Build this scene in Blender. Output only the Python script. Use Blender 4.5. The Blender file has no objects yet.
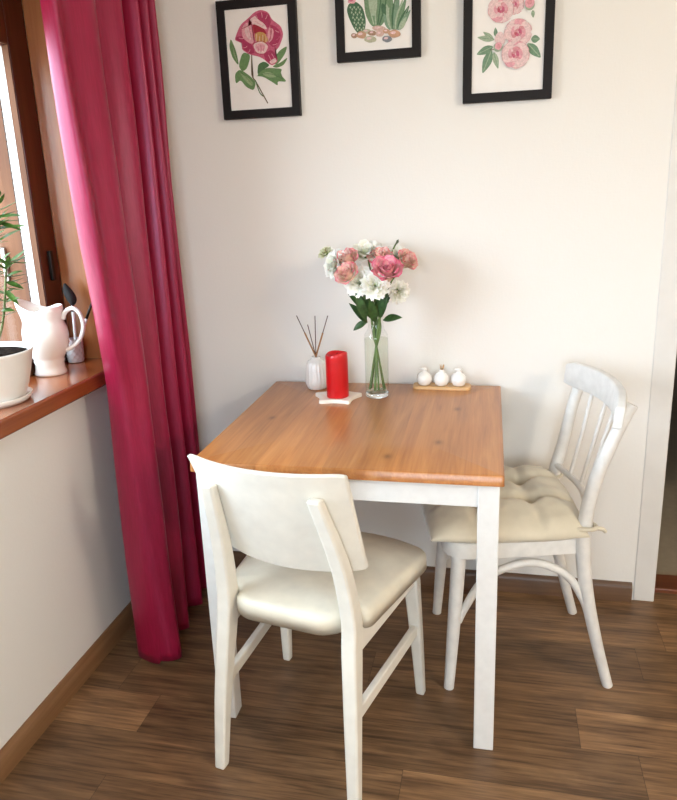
import bpy, bmesh, math, random
from mathutils import Vector, Matrix, noise
R = math.radians
PI = math.pi
scene = bpy.context.scene
COL = scene.collection
rnd = random.Random(7)

# ------------------------------------------------------------------ materials
class NT:
    def __init__(s, name):
        s.m = bpy.data.materials.new(name); s.m.use_nodes = True
        s.t = s.m.node_tree; s.n = s.t.nodes; s.n.clear()
        s.out = s.n.new('ShaderNodeOutputMaterial')
        s.b = s.n.new('ShaderNodeBsdfPrincipled')
        s.link(s.b.outputs[0], s.out.inputs[0])
    def link(s, a, b): s.t.links.new(a, b)
    def add(s, typ, **kw):
        n = s.n.new(typ)
        for k, v in kw.items(): setattr(n, k, v)
        return n
    def coords(s, scale=(1, 1, 1), kind='Object', loc=(0, 0, 0), rot=(0, 0, 0)):
        tc = s.add('ShaderNodeTexCoord'); mp = s.add('ShaderNodeMapping')
        mp.inputs['Scale'].default_value = scale; mp.inputs['Location'].default_value = loc
        mp.inputs['Rotation'].default_value = rot
        s.link(tc.outputs[kind], mp.inputs[0]); return mp.outputs[0]
    def noise(s, vec, scale, detail=4, rough=.5, dist=0):
        n = s.add('ShaderNodeTexNoise'); n.inputs['Scale'].default_value = scale
        n.inputs['Detail'].default_value = detail; n.inputs['Roughness'].default_value = rough
        n.inputs['Distortion'].default_value = dist
        s.link(vec, n.inputs['Vector']); return n.outputs['Fac']
    def ramp(s, fac, stops):
        r = s.add('ShaderNodeValToRGB'); e = r.color_ramp.elements
        while len(e) < len(stops): e.new(.5)
        for i, (p, c) in enumerate(stops):
            e[i].position = p; e[i].color = (*c, 1)
        s.link(fac, r.inputs[0]); return r.outputs[0]
    def mixc(s, fac, a, b, mode='MIX'):
        m = s.add('ShaderNodeMix', data_type='RGBA', blend_type=mode)
        for sock, v in ((m.inputs[0], fac), (m.inputs[6], a), (m.inputs[7], b)):
            if isinstance(v, (int, float)): sock.default_value = v
            elif isinstance(v, tuple): sock.default_value = (*v, 1)
            else: s.link(v, sock)
        return m.outputs[2]
    def math(s, op, a, b=None, c=None):
        m = s.add('ShaderNodeMath', operation=op)
        for i, v in enumerate((a, b, c)):
            if v is None: continue
            if isinstance(v, (int, float)): m.inputs[i].default_value = v
            else: s.link(v, m.inputs[i])
        return m.outputs[0]
    def color(s, c):
        if isinstance(c, tuple): s.b.inputs['Base Color'].default_value = (*c, 1)
        else: s.link(c, s.b.inputs['Base Color'])
    def bump(s, h, strength=.2, dist=.002):
        b = s.add('ShaderNodeBump'); b.inputs['Strength'].default_value = strength
        b.inputs['Distance'].default_value = dist
        s.link(h, b.inputs['Height']); s.link(b.outputs[0], s.b.inputs['Normal'])
    def set(s, **kw):
        for k, v in kw.items(): s.b.inputs[k.replace('_', ' ')].default_value = v
        return s

def plain(name, c, rough=.5, var=.06, scale=30, bump=0, **kw):
    t = NT(name); v = t.coords()
    n = t.noise(v, scale, 3)
    d = tuple(max(0, x * (1 - var * 2)) for x in c)
    t.color(t.ramp(n, [(.3, d), (.7, c)]))
    t.b.inputs['Roughness'].default_value = rough
    if bump: t.bump(n, bump, .003)
    t.set(**kw)
    return t.m

def glass_mat(name, tint=(1, 1, 1), refl=1.0, rough=.0):
    t = NT(name); t.n.remove(t.b)
    tr = t.add('ShaderNodeBsdfTransparent'); tr.inputs[0].default_value = (*tint, 1)
    gl = t.add('ShaderNodeBsdfGlossy'); gl.inputs['Roughness'].default_value = rough
    fr = t.add('ShaderNodeLayerWeight'); fr.inputs['Blend'].default_value = .5
    mx = t.add('ShaderNodeMixShader')
    t.link(t.math('MULTIPLY', t.math('MULTIPLY_ADD', t.math('POWER', fr.outputs['Facing'], 4.0), .62, .035), refl), mx.inputs[0])
    t.link(tr.outputs[0], mx.inputs[1]); t.link(gl.outputs[0], mx.inputs[2])
    t.link(mx.outputs[0], t.out.inputs[0]); return t.m

def wood(name, dark, mid, light, axis='Z', scale=1.0, rough=.35, coat=0.0, kscale=1.0):
    t = NT(name)
    sc = {'X': (1.2, 14, 14), 'Y': (14, 1.2, 14), 'Z': (14, 14, 1.2)}[axis]
    v = t.coords(tuple(a * scale for a in sc))
    n1 = t.noise(v, 1.6 * kscale, 5, .55, 1.2)
    sc2 = {'X': (3, 160, 160), 'Y': (160, 3, 160), 'Z': (160, 160, 3)}[axis]
    n2 = t.noise(t.coords(sc2), 1.0, 3)
    c = t.ramp(n1, [(.3, dark), (.5, mid), (.72, light)])
    c = t.mixc(.25, c, t.ramp(n2, [(.3, dark), (.7, light)]))
    t.color(c); t.bump(n2, .06, .001)
    t.b.inputs['Roughness'].default_value = rough
    if coat:
        t.b.inputs['Coat Weight'].default_value = coat; t.b.inputs['Coat Roughness'].default_value = .16
    return t.m

def wall_mat():
    t = NT('wallpaper'); v = t.coords()
    n1 = t.noise(t.coords((1, 1, .35)), 160, 3)
    n2 = t.noise(t.coords((.35, .35, 1)), 190, 3)
    h = t.math('ADD', n1, n2)
    t.color(t.ramp(h, [(.35, (.70, .685, .655)), (.7, (.80, .785, .755))]))
    t.b.inputs['Roughness'].default_value = .75
    t.bump(h, .22, .0015); return t.m

def floor_mat():
    t = NT('laminate_planks'); W = .146; L = 1.28
    tc = t.add('ShaderNodeTexCoord'); sp = t.add('ShaderNodeSeparateXYZ')
    t.link(tc.outputs['Object'], sp.inputs[0]); X, Y = sp.outputs[0], sp.outputs[1]
    ry = t.math('DIVIDE', t.math('ADD', Y, 1.0), W)
    row = t.math('FLOOR', ry); fy = t.math('FRACT', ry)
    joints = {-3: .55, -2: 1.0, -1: .26, 0: .98, 1: 1.545, 2: .13, 3: .84, 4: 1.61, 5: .42, 6: 1.05}
    wn = t.add('ShaderNodeTexWhiteNoise', noise_dimensions='1D'); t.link(row, wn.inputs['W'])
    off = t.math('MULTIPLY', wn.outputs[0], 0.0)
    for k, j in joints.items():
        off = t.math('MULTIPLY_ADD', t.math('COMPARE', row, float(k), .3), j, off)
    xs = t.math('DIVIDE', t.math('SUBTRACT', X, off), L)
    colm = t.math('FLOOR', xs); fx = t.math('FRACT', xs)
    idv = t.add('ShaderNodeCombineXYZ'); t.link(row, idv.inputs[0]); t.link(colm, idv.inputs[1])
    w2 = t.add('ShaderNodeTexWhiteNoise', noise_dimensions='3D'); t.link(idv.outputs[0], w2.inputs['Vector'])
    r = w2.outputs[0]
    # grain
    gv = t.add('ShaderNodeCombineXYZ')
    t.link(t.math('MULTIPLY', X, 1.6), gv.inputs[0]); t.link(t.math('MULTIPLY', Y, 15), gv.inputs[1])
    t.link(t.math('MULTIPLY', r, 37.0), gv.inputs[2])
    n1 = t.noise(gv.outputs[0], 1.5, 6, .6, 1.0)
    gv2 = t.add('ShaderNodeCombineXYZ')
    t.link(t.math('MULTIPLY', X, 6), gv2.inputs[0]); t.link(t.math('MULTIPLY', Y, 130), gv2.inputs[1])
    t.link(t.math('MULTIPLY', r, 11.0), gv2.inputs[2])
    n2 = t.noise(gv2.outputs[0], 1.0, 4, .6)
    gv3 = t.add('ShaderNodeCombineXYZ')
    t.link(t.math('MULTIPLY', X, 3.2), gv3.inputs[0]); t.link(t.math('MULTIPLY', Y, 9), gv3.inputs[1])
    t.link(t.math('MULTIPLY', r, 23.0), gv3.inputs[2])
    n3 = t.noise(gv3.outputs[0], 1.3, 3, .5, .6)
    c = t.ramp(n1, [(.30, (.048, .022, .009)), (.45, (.135, .071, .033)), (.56, (.215, .116, .053)), (.70, (.35, .205, .10))])
    c = t.mixc(.5, c, t.ramp(n2, [(.34, (.045, .021, .009)), (.66, (.29, .165, .08))]))
    c = t.mixc(t.ramp(n3, [(.55, (0, 0, 0)), (.72, (.55, .55, .55))]), c, (.055, .028, .014))
    tone = t.math('MULTIPLY_ADD', r, .6, .86)
    c = t.mixc(1.0, c, tone, 'MULTIPLY')
    ed = t.math('MINIMUM', t.math('MULTIPLY', t.math('MINIMUM', fy, t.math('SUBTRACT', 1.0, fy)), W),
                t.math('MULTIPLY', t.math('MINIMUM', fx, t.math('SUBTRACT', 1.0, fx)), L))
    seam = t.math('LESS_THAN', ed, .0009)
    c = t.mixc(t.math('MULTIPLY', seam, .6), c, (.03, .016, .009))
    t.color(c); t.b.inputs['Roughness'].default_value = .42
    t.bump(n2, .05, .001); return t.m

def table_mat():
    t = NT('antique_stained_pine'); W = .082
    tc = t.add('ShaderNodeTexCoord'); sp = t.add('ShaderNodeSeparateXYZ')
    t.link(tc.outputs['Object'], sp.inputs[0]); X, Y, Z = sp.outputs
    sx = t.math('DIVIDE', t.math('ADD', X, .37), W); st = t.math('FLOOR', sx)
    w = t.add('ShaderNodeTexWhiteNoise', noise_dimensions='1D'); t.link(t.math('ADD', st, 3.7), w.inputs['W'])
    r = w.outputs[0]
    gv = t.add('ShaderNodeCombineXYZ')
    t.link(t.math('MULTIPLY', X, 18), gv.inputs[0]); t.link(t.math('MULTIPLY', Y, 1.3), gv.inputs[1])
    t.link(t.math('MULTIPLY_ADD', r, 31.0, t.math('MULTIPLY', Z, 18)), gv.inputs[2])
    n1 = t.noise(gv.outputs[0], 1.7, 5, .55, .8)
    gv2 = t.add('ShaderNodeCombineXYZ')
    t.link(t.math('MULTIPLY', X, 170), gv2.inputs[0]); t.link(t.math('MULTIPLY', Y, 5), gv2.inputs[1])
    t.link(t.math('MULTIPLY', Z, 100), gv2.inputs[2])
    n2 = t.noise(gv2.outputs[0], 1.0, 3)
    c = t.ramp(n1, [(.28, (.30, .098, .022)), (.5, (.43, .165, .042)), (.72, (.53, .235, .072))])
    c = t.mixc(.3, c, t.ramp(n2, [(.3, (.31, .10, .022)), (.7, (.53, .23, .07))]))
    c = t.mixc(1.0, c, t.math('MULTIPLY_ADD', r, .26, .84), 'MULTIPLY')
    # knots, elongated along the boards
    for kx, ky in ((-.27, -.02), (.215, -.17), (.02, .22), (.25, .11), (-.16, .17), (.10, -.28)):
        dx = t.math('MULTIPLY', t.math('SUBTRACT', X, kx), 105.0)
        dy = t.math('MULTIPLY', t.math('SUBTRACT', Y, ky), 60.0)
        d = t.math('ADD', t.math('MULTIPLY', dx, dx), t.math('MULTIPLY', dy, dy))
        k = t.math('MULTIPLY', t.math('POWER', 2.718, t.math('MULTIPLY', d, -1.0)), .75)
        c = t.mixc(k, c, (.13, .038, .012))
    t.color(c); t.b.inputs['Roughness'].default_value = .34
    t.b.inputs['Coat Weight'].default_value = .25; t.b.inputs['Coat Roughness'].default_value = .2
    t.bump(n2, .05, .001); return t.m

def curtain_mat():
    t = NT('crimson_satin')
    v = t.coords((260, 260, 18)); n = t.noise(v, 1, 3)
    t.color(t.ramp(n, [(.3, (.225, .004, .026)), (.7, (.30, .008, .042))]))
    t.b.inputs['Roughness'].default_value = .35
    t.b.inputs['Specular IOR Level'].default_value = .62
    t.b.inputs['Specular Tint'].default_value = (.97, .58, .86, 1)
    t.b.inputs['Sheen Weight'].default_value = .03
    t.b.inputs['Sheen Roughness'].default_value = .35
    t.b.inputs['Sheen Tint'].default_value = (1.0, .45, .65, 1)
    t.bump(n, .12, .0006); return t.m

def petal_mat(name, base, mid, tip):
    t = NT(name); a = t.add('ShaderNodeAttribute', attribute_name='tip')
    n = t.noise(t.coords(), 90, 3)
    f = t.math('ADD', t.math('MULTIPLY', a.outputs['Fac'], .92), t.math('MULTIPLY', t.math('SUBTRACT', n, .5), .35))
    t.color(t.ramp(f, [(.1, base), (.7, mid), (1.0, tip)]))
    t.b.inputs['Roughness'].default_value = .55
    t.b.inputs['Subsurface Weight'].default_value = .12
    t.b.inputs['Subsurface Radius'].default_value = (.006, .004, .003)
    return t.m

M = {}
M['wall'] = wall_mat(); M['floor'] = floor_mat(); M['table'] = table_mat(); M['curtain'] = curtain_mat()
M['ceiling'] = plain('ceiling_paint', (.80, .79, .77), .8)
M['trim_white'] = plain('white_casing_paint', (.74, .725, .70), .4, .03, 12)
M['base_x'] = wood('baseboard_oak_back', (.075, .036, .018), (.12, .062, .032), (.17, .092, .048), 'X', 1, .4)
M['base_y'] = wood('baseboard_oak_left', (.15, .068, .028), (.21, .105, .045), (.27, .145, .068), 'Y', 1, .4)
M['window_wood'] = wood('shaded_pine_frame', (.050, .012, .005), (.085, .022, .008), (.13, .038, .013), 'Z', 1, .32, .2)  # same pine as the jamb, its backlit shade put into the colour
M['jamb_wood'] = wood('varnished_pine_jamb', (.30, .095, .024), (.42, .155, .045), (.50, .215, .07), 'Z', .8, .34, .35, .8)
M['outer_wood'] = wood('brown_reveal_wood', (.085, .026, .008), (.13, .046, .014), (.18, .07, .024), 'Z', .8, .75)  # brown reveal wood; on the frame's edge strip it stands in for daylight
M['sill_wood'] = wood('varnished_pine_sill', (.20, .046, .011), (.29, .078, .018), (.36, .115, .03), 'Y', .8, .26, .6)
M['threshold'] = wood('red_brown_threshold', (.10, .03, .014), (.16, .05, .022), (.2, .07, .03), 'X')
M['hall'] = plain('hall_wall_brown', (.16, .115, .075), .7)
M['hall_floor'] = plain('hall_linoleum', (.42, .34, .24), .6)
M['white_table'] = plain('white_stained_pine', (.80, .80, .79), .42, .03, 40)
M['chair_cream'] = plain('cream_painted_wood', (.80, .775, .70), .38, .04, 25)
M['chair_grey'] = plain('white_painted_bentwood', (.76, .75, .725), .45, .06, 35, .04)
M['vinyl'] = plain('ivory_seat_vinyl', (.80, .75, .62), .42, .08, 14, .08)
M['cushion'] = plain('cream_velvet', (.68, .62, .49), .8, .06, 18, .12, Sheen_Weight=.4, Sheen_Roughness=.4)
M['black'] = plain('black_frame_lacquer', (.008, .0055, .0055), .55, Specular_IOR_Level=.25)
M['paper'] = plain('art_paper', (.84, .82, .80), .6, .015)
M['ceramic'] = plain('white_glazed_ceramic', (.82, .80, .76), .18, .02, 20, 0, Coat_Weight=.4, Coat_Roughness=.06)
M['pot'] = plain('white_plastic_pot', (.82, .80, .76), .3, .02)
M['shaker'] = plain('white_porcelain', (.86, .85, .83), .15, .01)
M['soil'] = plain('potting_soil', (.022, .013, .008), 1.0, .4, 130, .8, Specular_IOR_Level=.05)
M['candle'] = plain('red_candle_wax', (.56, .006, .010), .32, .05, 25, 0, Subsurface_Weight=.15, Subsurface_Radius=(.01, .002, .002))
M['wick'] = plain('charred_wick', (.02, .015, .012), .9)
M['star'] = plain('cream_glazed_dish', (.84, .78, .70), .28, .02)
M['reed_d'] = plain('dark_reed', (.07, .022, .014), .7)
M['reed_l'] = plain('tan_reed', (.34, .17, .07), .7)
M['bamboo'] = wood('bamboo_tray', (.52, .30, .12), (.62, .38, .17), (.70, .46, .22), 'X', 1, .4)
M['pick'] = plain('toothpick_wood', (.58, .38, .2), .7)
M['glass'] = glass_mat('clear_glass', (.975, .985, .98), .9)
_t = NT('cut_crystal'); _t.set(Base_Color=(1, 1, 1, 1), Roughness=.12, IOR=1.5, Transmission_Weight=.4, Coat_Weight=.5); M['cut_glass'] = _t.m
M['water'] = glass_mat('water', (.93, .95, .90), .6)
M['pane'] = glass_mat('window_glass', (.97, .98, .98), 1.1)
M['thick_glass'] = NT('thick_glass_base').set(Transmission_Weight=1.0, Roughness=.02, IOR=1.45, Base_Color=(.97, .99, .98, 1)).m
M['stem'] = plain('flower_stem', (.14, .25, .07), .5, .2)
M['leaf'] = plain('rose_leaf', (.045, .12, .03), .45, .3, 60)
M['plant_leaf'] = plain('houseplant_leaf', (.10, .24, .04), .45, .35, 40)
M['plant_stem'] = plain('houseplant_stem', (.13, .17, .05), .6, .2)
M['bud'] = plain('closed_bud', (.10, .13, .07), .6)
M['pale_bud'] = petal_mat('pale_bud_petals', (.50, .58, .28), (.78, .80, .55), (.86, .86, .70))
M['white_petal'] = petal_mat('white_petals', (.62, .68, .38), (.84, .84, .76), (.90, .89, .86))
M['rose_petal'] = petal_mat('pink_edged_petals', (.82, .72, .50), (.85, .58, .50), (.78, .12, .21))
M['hot_petal'] = petal_mat('deep_pink_petals', (.82, .60, .48), (.82, .36, .42), (.74, .07, .20))
M['seal'] = plain('white_window_seal', (.86, .84, .80), .5)
M['gasket'] = plain('dark_gasket', (.05, .035, .03), .7)
M['metal_dark'] = plain('dark_bronze_hinge', (.03, .025, .022), .4, Metallic=.7)
M['metal_grey'] = plain('grey_hinge', (.35, .33, .32), .35, Metallic=.8)
M['bristle'] = plain('black_bristles', (.012, .012, .013), .8)
M['brush_white'] = plain('white_handle', (.82, .81, .80), .3)
M['chrome'] = plain('ferrule_metal', (.6, .6, .6), .25, Metallic=1.0)

# ------------------------------------------------------------------ helpers
def obj(name, bm, m, parent=None, smooth=False, bevel=0, subsurf=0, kind=None, autosmooth=None):
    me = bpy.data.meshes.new(name)
    bmesh.ops.recalc_face_normals(bm, faces=bm.faces)
    if smooth or autosmooth:
        for f in bm.faces: f.smooth = True
    bm.to_mesh(me); bm.free()
    o = bpy.data.objects.new(name, me); COL.objects.link(o)
    for x in (m if isinstance(m, (list, tuple)) else [m]): me.materials.append(x)
    if parent: o.parent = parent
    if autosmooth: me.set_sharp_from_angle(angle=R(autosmooth))
    if bevel:
        b = o.modifiers.new('bevel', 'BEVEL'); b.width = bevel; b.segments = 3; b.limit_method = 'ANGLE'
        b.angle_limit = R(40); b.harden_normals = False
        for p in me.polygons: p.use_smooth = True
        me.set_sharp_from_angle(angle=R(35))
    if subsurf:
        s = o.modifiers.new('sub', 'SUBSURF'); s.levels = s.render_levels = subsurf
    if kind: o['kind'] = kind
    return o
def thing(name, label, cat, loc=(0, 0, 0), rz=0, group=None):
    o = bpy.data.objects.new(name, None); COL.objects.link(o)
    o.empty_display_size = .05
    o.location = loc; o.rotation_euler = (0, 0, rz); o['label'] = label; o['category'] = cat
    if group: o['group'] = group
    return o
def tag(o, label, cat, group=None):
    o['label'] = label; o['category'] = cat
    if group: o['group'] = group
    return o
def struct_empty(name, loc=(0, 0, 0)):
    o = bpy.data.objects.new(name, None); COL.objects.link(o); o.location = loc; o['kind'] = 'structure'; return o

def BM(): return bmesh.new()
def box(bm, x0, x1, y0, y1, z0, z1):
    vs = [bm.verts.new((x, y, z)) for x in (x0, x1) for y in (y0, y1) for z in (z0, z1)]
    for f in ((0, 1, 3, 2), (4, 6, 7, 5), (0, 4, 5, 1), (2, 3, 7, 6), (0, 2, 6, 4), (1, 5, 7, 3)):
        bm.faces.new([vs[i] for i in f])
    return vs
def bx(*a):
    bm = BM(); box(bm, *a); return bm
def catmull(pts, n=8):
    pts = [Vector(p) for p in pts]; out = []
    for i in range(len(pts) - 1):
        p0 = pts[max(i - 1, 0)]; p1 = pts[i]; p2 = pts[i + 1]; p3 = pts[min(i + 2, len(pts) - 1)]
        for k in range(n):
            t = k / n
            out.append(.5 * ((2 * p1) + (p2 - p0) * t + (2 * p0 - 5 * p1 + 4 * p2 - p3) * t * t + (3 * p1 - p0 - 3 * p2 + p3) * t ** 3))
    out.append(pts[-1]); return out
def loft(bm, rings, closed=True, cap=True):
    vr = [[bm.verts.new(p) for p in r] for r in rings]
    n = len(vr[0])
    for a, b in zip(vr, vr[1:]):
        for i in range(n if closed else n - 1):
            j = (i + 1) % n
            bm.faces.new((a[i], a[j], b[j], b[i]))
    if cap and closed:
        bm.faces.new(vr[0][::-1]); bm.faces.new(vr[-1])
    return vr
def tube(bm, pts, rad, n=12, sub=6, flat=1.0):
    """round bar along a smoothed path; rad = number or list per point"""
    rr = rad if isinstance(rad, (list, tuple)) else [rad] * len(pts)
    P = catmull(pts, sub) if len(pts) > 2 else [Vector(pts[0]), Vector(pts[1])]
    if len(pts) > 2:
        q = catmull([(r, 0, 0) for r in rr], sub); rs = [v.x for v in q]
    else: rs = list(rr)
    rings = []; up = None
    for i, p in enumerate(P):
        d = (P[min(i + 1, len(P) - 1)] - P[max(i - 1, 0)]).normalized()
        if up is None: up = d.orthogonal().normalized()
        up = (up - d * up.dot(d)).normalized(); s = d.cross(up)
        rings.append([p + (up * math.cos(2 * PI * k / n) + s * math.sin(2 * PI * k / n) * flat) * rs[i] for k in range(n)])
    loft(bm, rings)
def tb(pts, rad, **k):
    bm = BM(); tube(bm, pts, rad, **k); return bm
def bar(bm, pts, secs, sub=6):
    """rectangular bar along a path in z; secs = (width x, depth y) per point"""
    P = catmull(pts, sub); S = catmull([(a, b, 0) for a, b in secs], sub)
    rings = []
    for p, s in zip(P, S):
        rings.append([(p.x - s.x / 2, p.y - s.y / 2, p.z), (p.x + s.x / 2, p.y - s.y / 2, p.z),
                      (p.x + s.x / 2, p.y + s.y / 2, p.z), (p.x - s.x / 2, p.y + s.y / 2, p.z)])
    loft(bm, rings)
def lathe(bm, prof, n=32, rfun=None, loc=(0, 0, 0), cap=True):
    rings = []
    for r, z in prof:
        ring = []
        for k in range(n):
            a = 2 * PI * k / n; q = r if rfun is None else rfun(r, z, a)
            ring.append((loc[0] + q * math.cos(a), loc[1] + q * math.sin(a), loc[2] + z))
        rings.append(ring)
    loft(bm, rings, cap=cap)
def lt(prof, n=32, **k):
    bm = BM(); lathe(bm, prof, n, **k); return bm
def round_poly(pts, r, seg=6):
    out = []; n = len(pts)
    for i in range(n):
        p = Vector((*pts[i][:2], 0)); a = Vector((*pts[i - 1][:2], 0)); b = Vector((*pts[(i + 1) % n][:2], 0))
        rr = pts[i][2] if len(pts[i]) > 2 else r
        d1 = (a - p); d2 = (b - p); k = min(rr, d1.length * .49, d2.length * .49)
        p1 = p + d1.normalized() * k; p2 = p + d2.normalized() * k
        for j in range(seg + 1):
            t = j / seg; out.append((1 - t) ** 2 * p1 + 2 * t * (1 - t) * p + t * t * p2)
    return out
def slab(bm, outline, z0, z1, er=.01, puff=0.0, n=4, inner=8, zf=None):
    """cushion-like slab: outline extruded with rounded edges, domed top"""
    c = sum(outline, Vector()) / len(outline); N = len(outline)
    def inset(d):
        o = []
        for i in range(N):
            t = (outline[(i + 1) % N] - outline[i - 1])
            if t.length < 1e-9: t = Vector((1, 0, 0))
            t.normalize(); nrm = Vector((t.y, -t.x, 0))
            if nrm.dot(outline[i] - c) < 0: nrm = -nrm
            o.append(outline[i] - nrm * d)
        return o
    rings = []
    e2 = min(er, (z1 - z0) / 2)
    for k in range(n + 1):
        a = PI / 2 * k / n
        rings.append([Vector((p.x, p.y, z0 + e2 * (1 - math.sin(a)))) for p in inset(er * (1 - math.cos(PI / 2 - PI / 2 * k / n + 0)) if False else er * (1 - math.sin(a)))])
    for k in range(n + 1):
        a = PI / 2 * k / n
        rings.append([Vector((p.x, p.y, z1 - e2 * (1 - math.sin(PI / 2 - a)) * 0 - e2 * (1 - math.sin(a)))) for p in inset(er * (1 - math.cos(a)))])
    # second half must rise from side to top
    top = inset(er)
    rings = rings[:n + 1]
    for k in range(1, n + 1):
        a = PI / 2 * k / n
        rings.append([Vector((p.x, p.y, z1 - e2 + e2 * math.sin(a))) for p in inset(er * (1 - math.cos(a)))])
    for k in range(1, inner):
        s = 1 - k / inner
        rings.append([Vector((c.x + (p.x - c.x) * s, c.y + (p.y - c.y) * s, z1 + puff * (1 - s ** 2.2))) for p in top])
    # order: bottom ring first
    if zf:
        rings = [[Vector((p.x, p.y, p.z + zf(p))) for p in r] for r in rings]
    loft(bm, rings, cap=True)
def grid(bm, nu, nv, f, tip=None):
    """open patch"""
    lay = bm.verts.layers.float.get('tip') or bm.verts.layers.float.new('tip') if tip else None
    V = []
    for j in range(nv + 1):
        row = []
        for i in range(nu + 1):
            v = bm.verts.new(f(i / nu, j / nv))
            if lay is not None: v[lay] = tip(i / nu, j / nv)
            row.append(v)
        V.append(row)
    for j in range(nv):
        for i in range(nu):
            bm.faces.new((V[j][i], V[j][i + 1], V[j + 1][i + 1], V[j + 1][i]))
    return V
def leaf(bm, a, b, w, nrm=(0, 0, 1), sag=.15, fold=.25, n=7):
    a = Vector(a); b = Vector(b); d = b - a; L = d.length; nr = Vector(nrm)
    s = d.cross(nr)
    if s.length < 1e-5: s = d.orthogonal()
    s.normalize(); nr = s.cross(d).normalized()
    def f(u, v):
        ww = w * (math.sin(PI * min(1, v * .98 + .02)) ** .8) * (1 - .35 * v) * 1.1
        q = (u - .5) * ww
        return a + d * v + nr * (sag * L * 4 * v * (1 - v) * .5 + abs(u - .5) * ww * fold) + s * q
    grid(bm, 4, n, f)

# ------------------------------------------------------------------ room
RX, RY, RZ = 4.8, -4.4, 2.5
SZ = .893                     # sill top
WY0, WY1 = -2.6, -.335        # window opening along the left wall
FX = -.12                     # room face of the window frame
obj('floor', bx(-.4, RX + .1, RY - .1, 0.06, -.1, 0), M['floor'], kind='structure')
obj('ceiling', bx(-.4, RX + .1, RY - .1, .15, RZ, RZ + .1), M['ceiling'], kind='structure')
bm = BM()
box(bm, -.4, 0, RY - .1, .15, 0, SZ - .045); box(bm, -.4, 0, RY - .1, .15, 2.06, RZ)
box(bm, -.4, 0, RY - .1, WY0 - .032, SZ - .045, 2.06); box(bm, -.4, 0, WY1 + .052, .15, SZ - .045, 2.06)
box(bm, -.4, FX - .002, WY0 - .032, WY0, SZ - .045, 2.06); box(bm, -.4, FX - .002, WY1 + .02, WY1 + .052, SZ - .045, 2.06)
obj('wall_left', bm, M['wall'], kind='structure')
DX0, DX1 = 1.716, 2.52
bm = BM()
box(bm, 0, 1.66, 0, .15, 0, RZ); box(bm, 1.66, DX1, 0, .15, 2.06, RZ); box(bm, DX1, RX + .1, 0, .15, 0, RZ)
obj('wall_back', bm, M['wall'], kind='structure')
obj('wall_right', bx(RX, RX + .1, RY - .1, 0, 0, RZ), M['wall'], kind='structure')
bm = BM(); VX0, VX1, VZ0, VZ1 = .4, 2.0, .9, 2.15
box(bm, 0, VX0, RY - .1, RY, 0, RZ); box(bm, VX1, RX, RY - .1, RY, 0, RZ)
box(bm, VX0, VX1, RY - .1, RY, 0, VZ0); box(bm, VX0, VX1, RY - .1, RY, VZ1, RZ)
obj('wall_front', bm, M['wall'], kind='structure')
w2 = struct_empty('fill_window', ((VX0 + VX1) / 2, RY, VZ0)); hw_, hh_ = (VX1 - VX0) / 2, VZ1 - VZ0  # unseen window added behind the camera for even frontal fill
bm = BM()
for x0, x1, z0, z1 in ((-hw_, -hw_ + .06, 0, hh_), (hw_ - .06, hw_, 0, hh_), (-hw_ + .06, hw_ - .06, 0, .06), (-hw_ + .06, hw_ - .06, hh_ - .06, hh_), (-.03, .03, .06, hh_ - .06)):
    box(bm, x0, x1, -.07, -.01, z0, z1)
obj('window_frame', bm, M['trim_white'], w2)
obj('glass_pane', bx(-hw_ + .06, -.03, -.045, -.04, .06, hh_ - .06), M['pane'], w2)
obj('glass_pane', bx(.03, hw_ - .06, -.045, -.04, .06, hh_ - .06), M['pane'], w2)
# door opening: white casing, threshold, dark hallway beyond
bm = BM(); box(bm, 1.649, DX0, -.0025, .15, 0, 2.05)
obj('trim_1', bm, M['trim_white'], kind='structure', bevel=.004)
bm = BM(); box(bm, DX1 - .02, DX1 + .05, -.016, .16, 0, 2.05); box(bm, 1.649, DX1 + .05, -.016, .16, 2.05, 2.12)
obj('trim_2', bm, M['trim_white'], kind='structure', bevel=.004)
obj('trim_3', bx(DX0, DX1 - .02, .06, .16, -.01, .016), M['threshold'], kind='structure', bevel=.004)
bm = BM(); box(bm, 1.3, 3.2, .15, 2.4, -.1, 0)
obj('floor_hall', bm, M['hall_floor'], kind='structure')
bm = BM(); box(bm, 1.25, 1.3, .15, 2.4, 0, RZ); box(bm, 3.2, 3.25, .15, 2.4, 0, RZ); box(bm, 1.25, 3.25, 2.4, 2.45, 0, RZ)
obj('wall_hall', bm, M['hall'], kind='structure')
obj('ceiling_hall', bx(1.25, 3.25, .15, 2.45, RZ, RZ + .1), M['hall'], kind='structure')
def baseboard(name, horizontal, a, b, m):
    prof = [(0, 0), (.017, 0), (.017, .05), (.013, .06), (.006, .067), (0, .067)]
    bm = BM()
    if horizontal: rings = [[(x, -d, z) for d, z in prof] for x in (a, b)]
    else: rings = [[(d, y, z) for d, z in prof] for y in (a, b)]
    loft(bm, rings); return obj(name, bm, m, kind='structure', autosmooth=40)
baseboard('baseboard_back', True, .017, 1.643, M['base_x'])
baseboard('baseboard_left', False, RY, -.017, M['base_y'])

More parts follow.
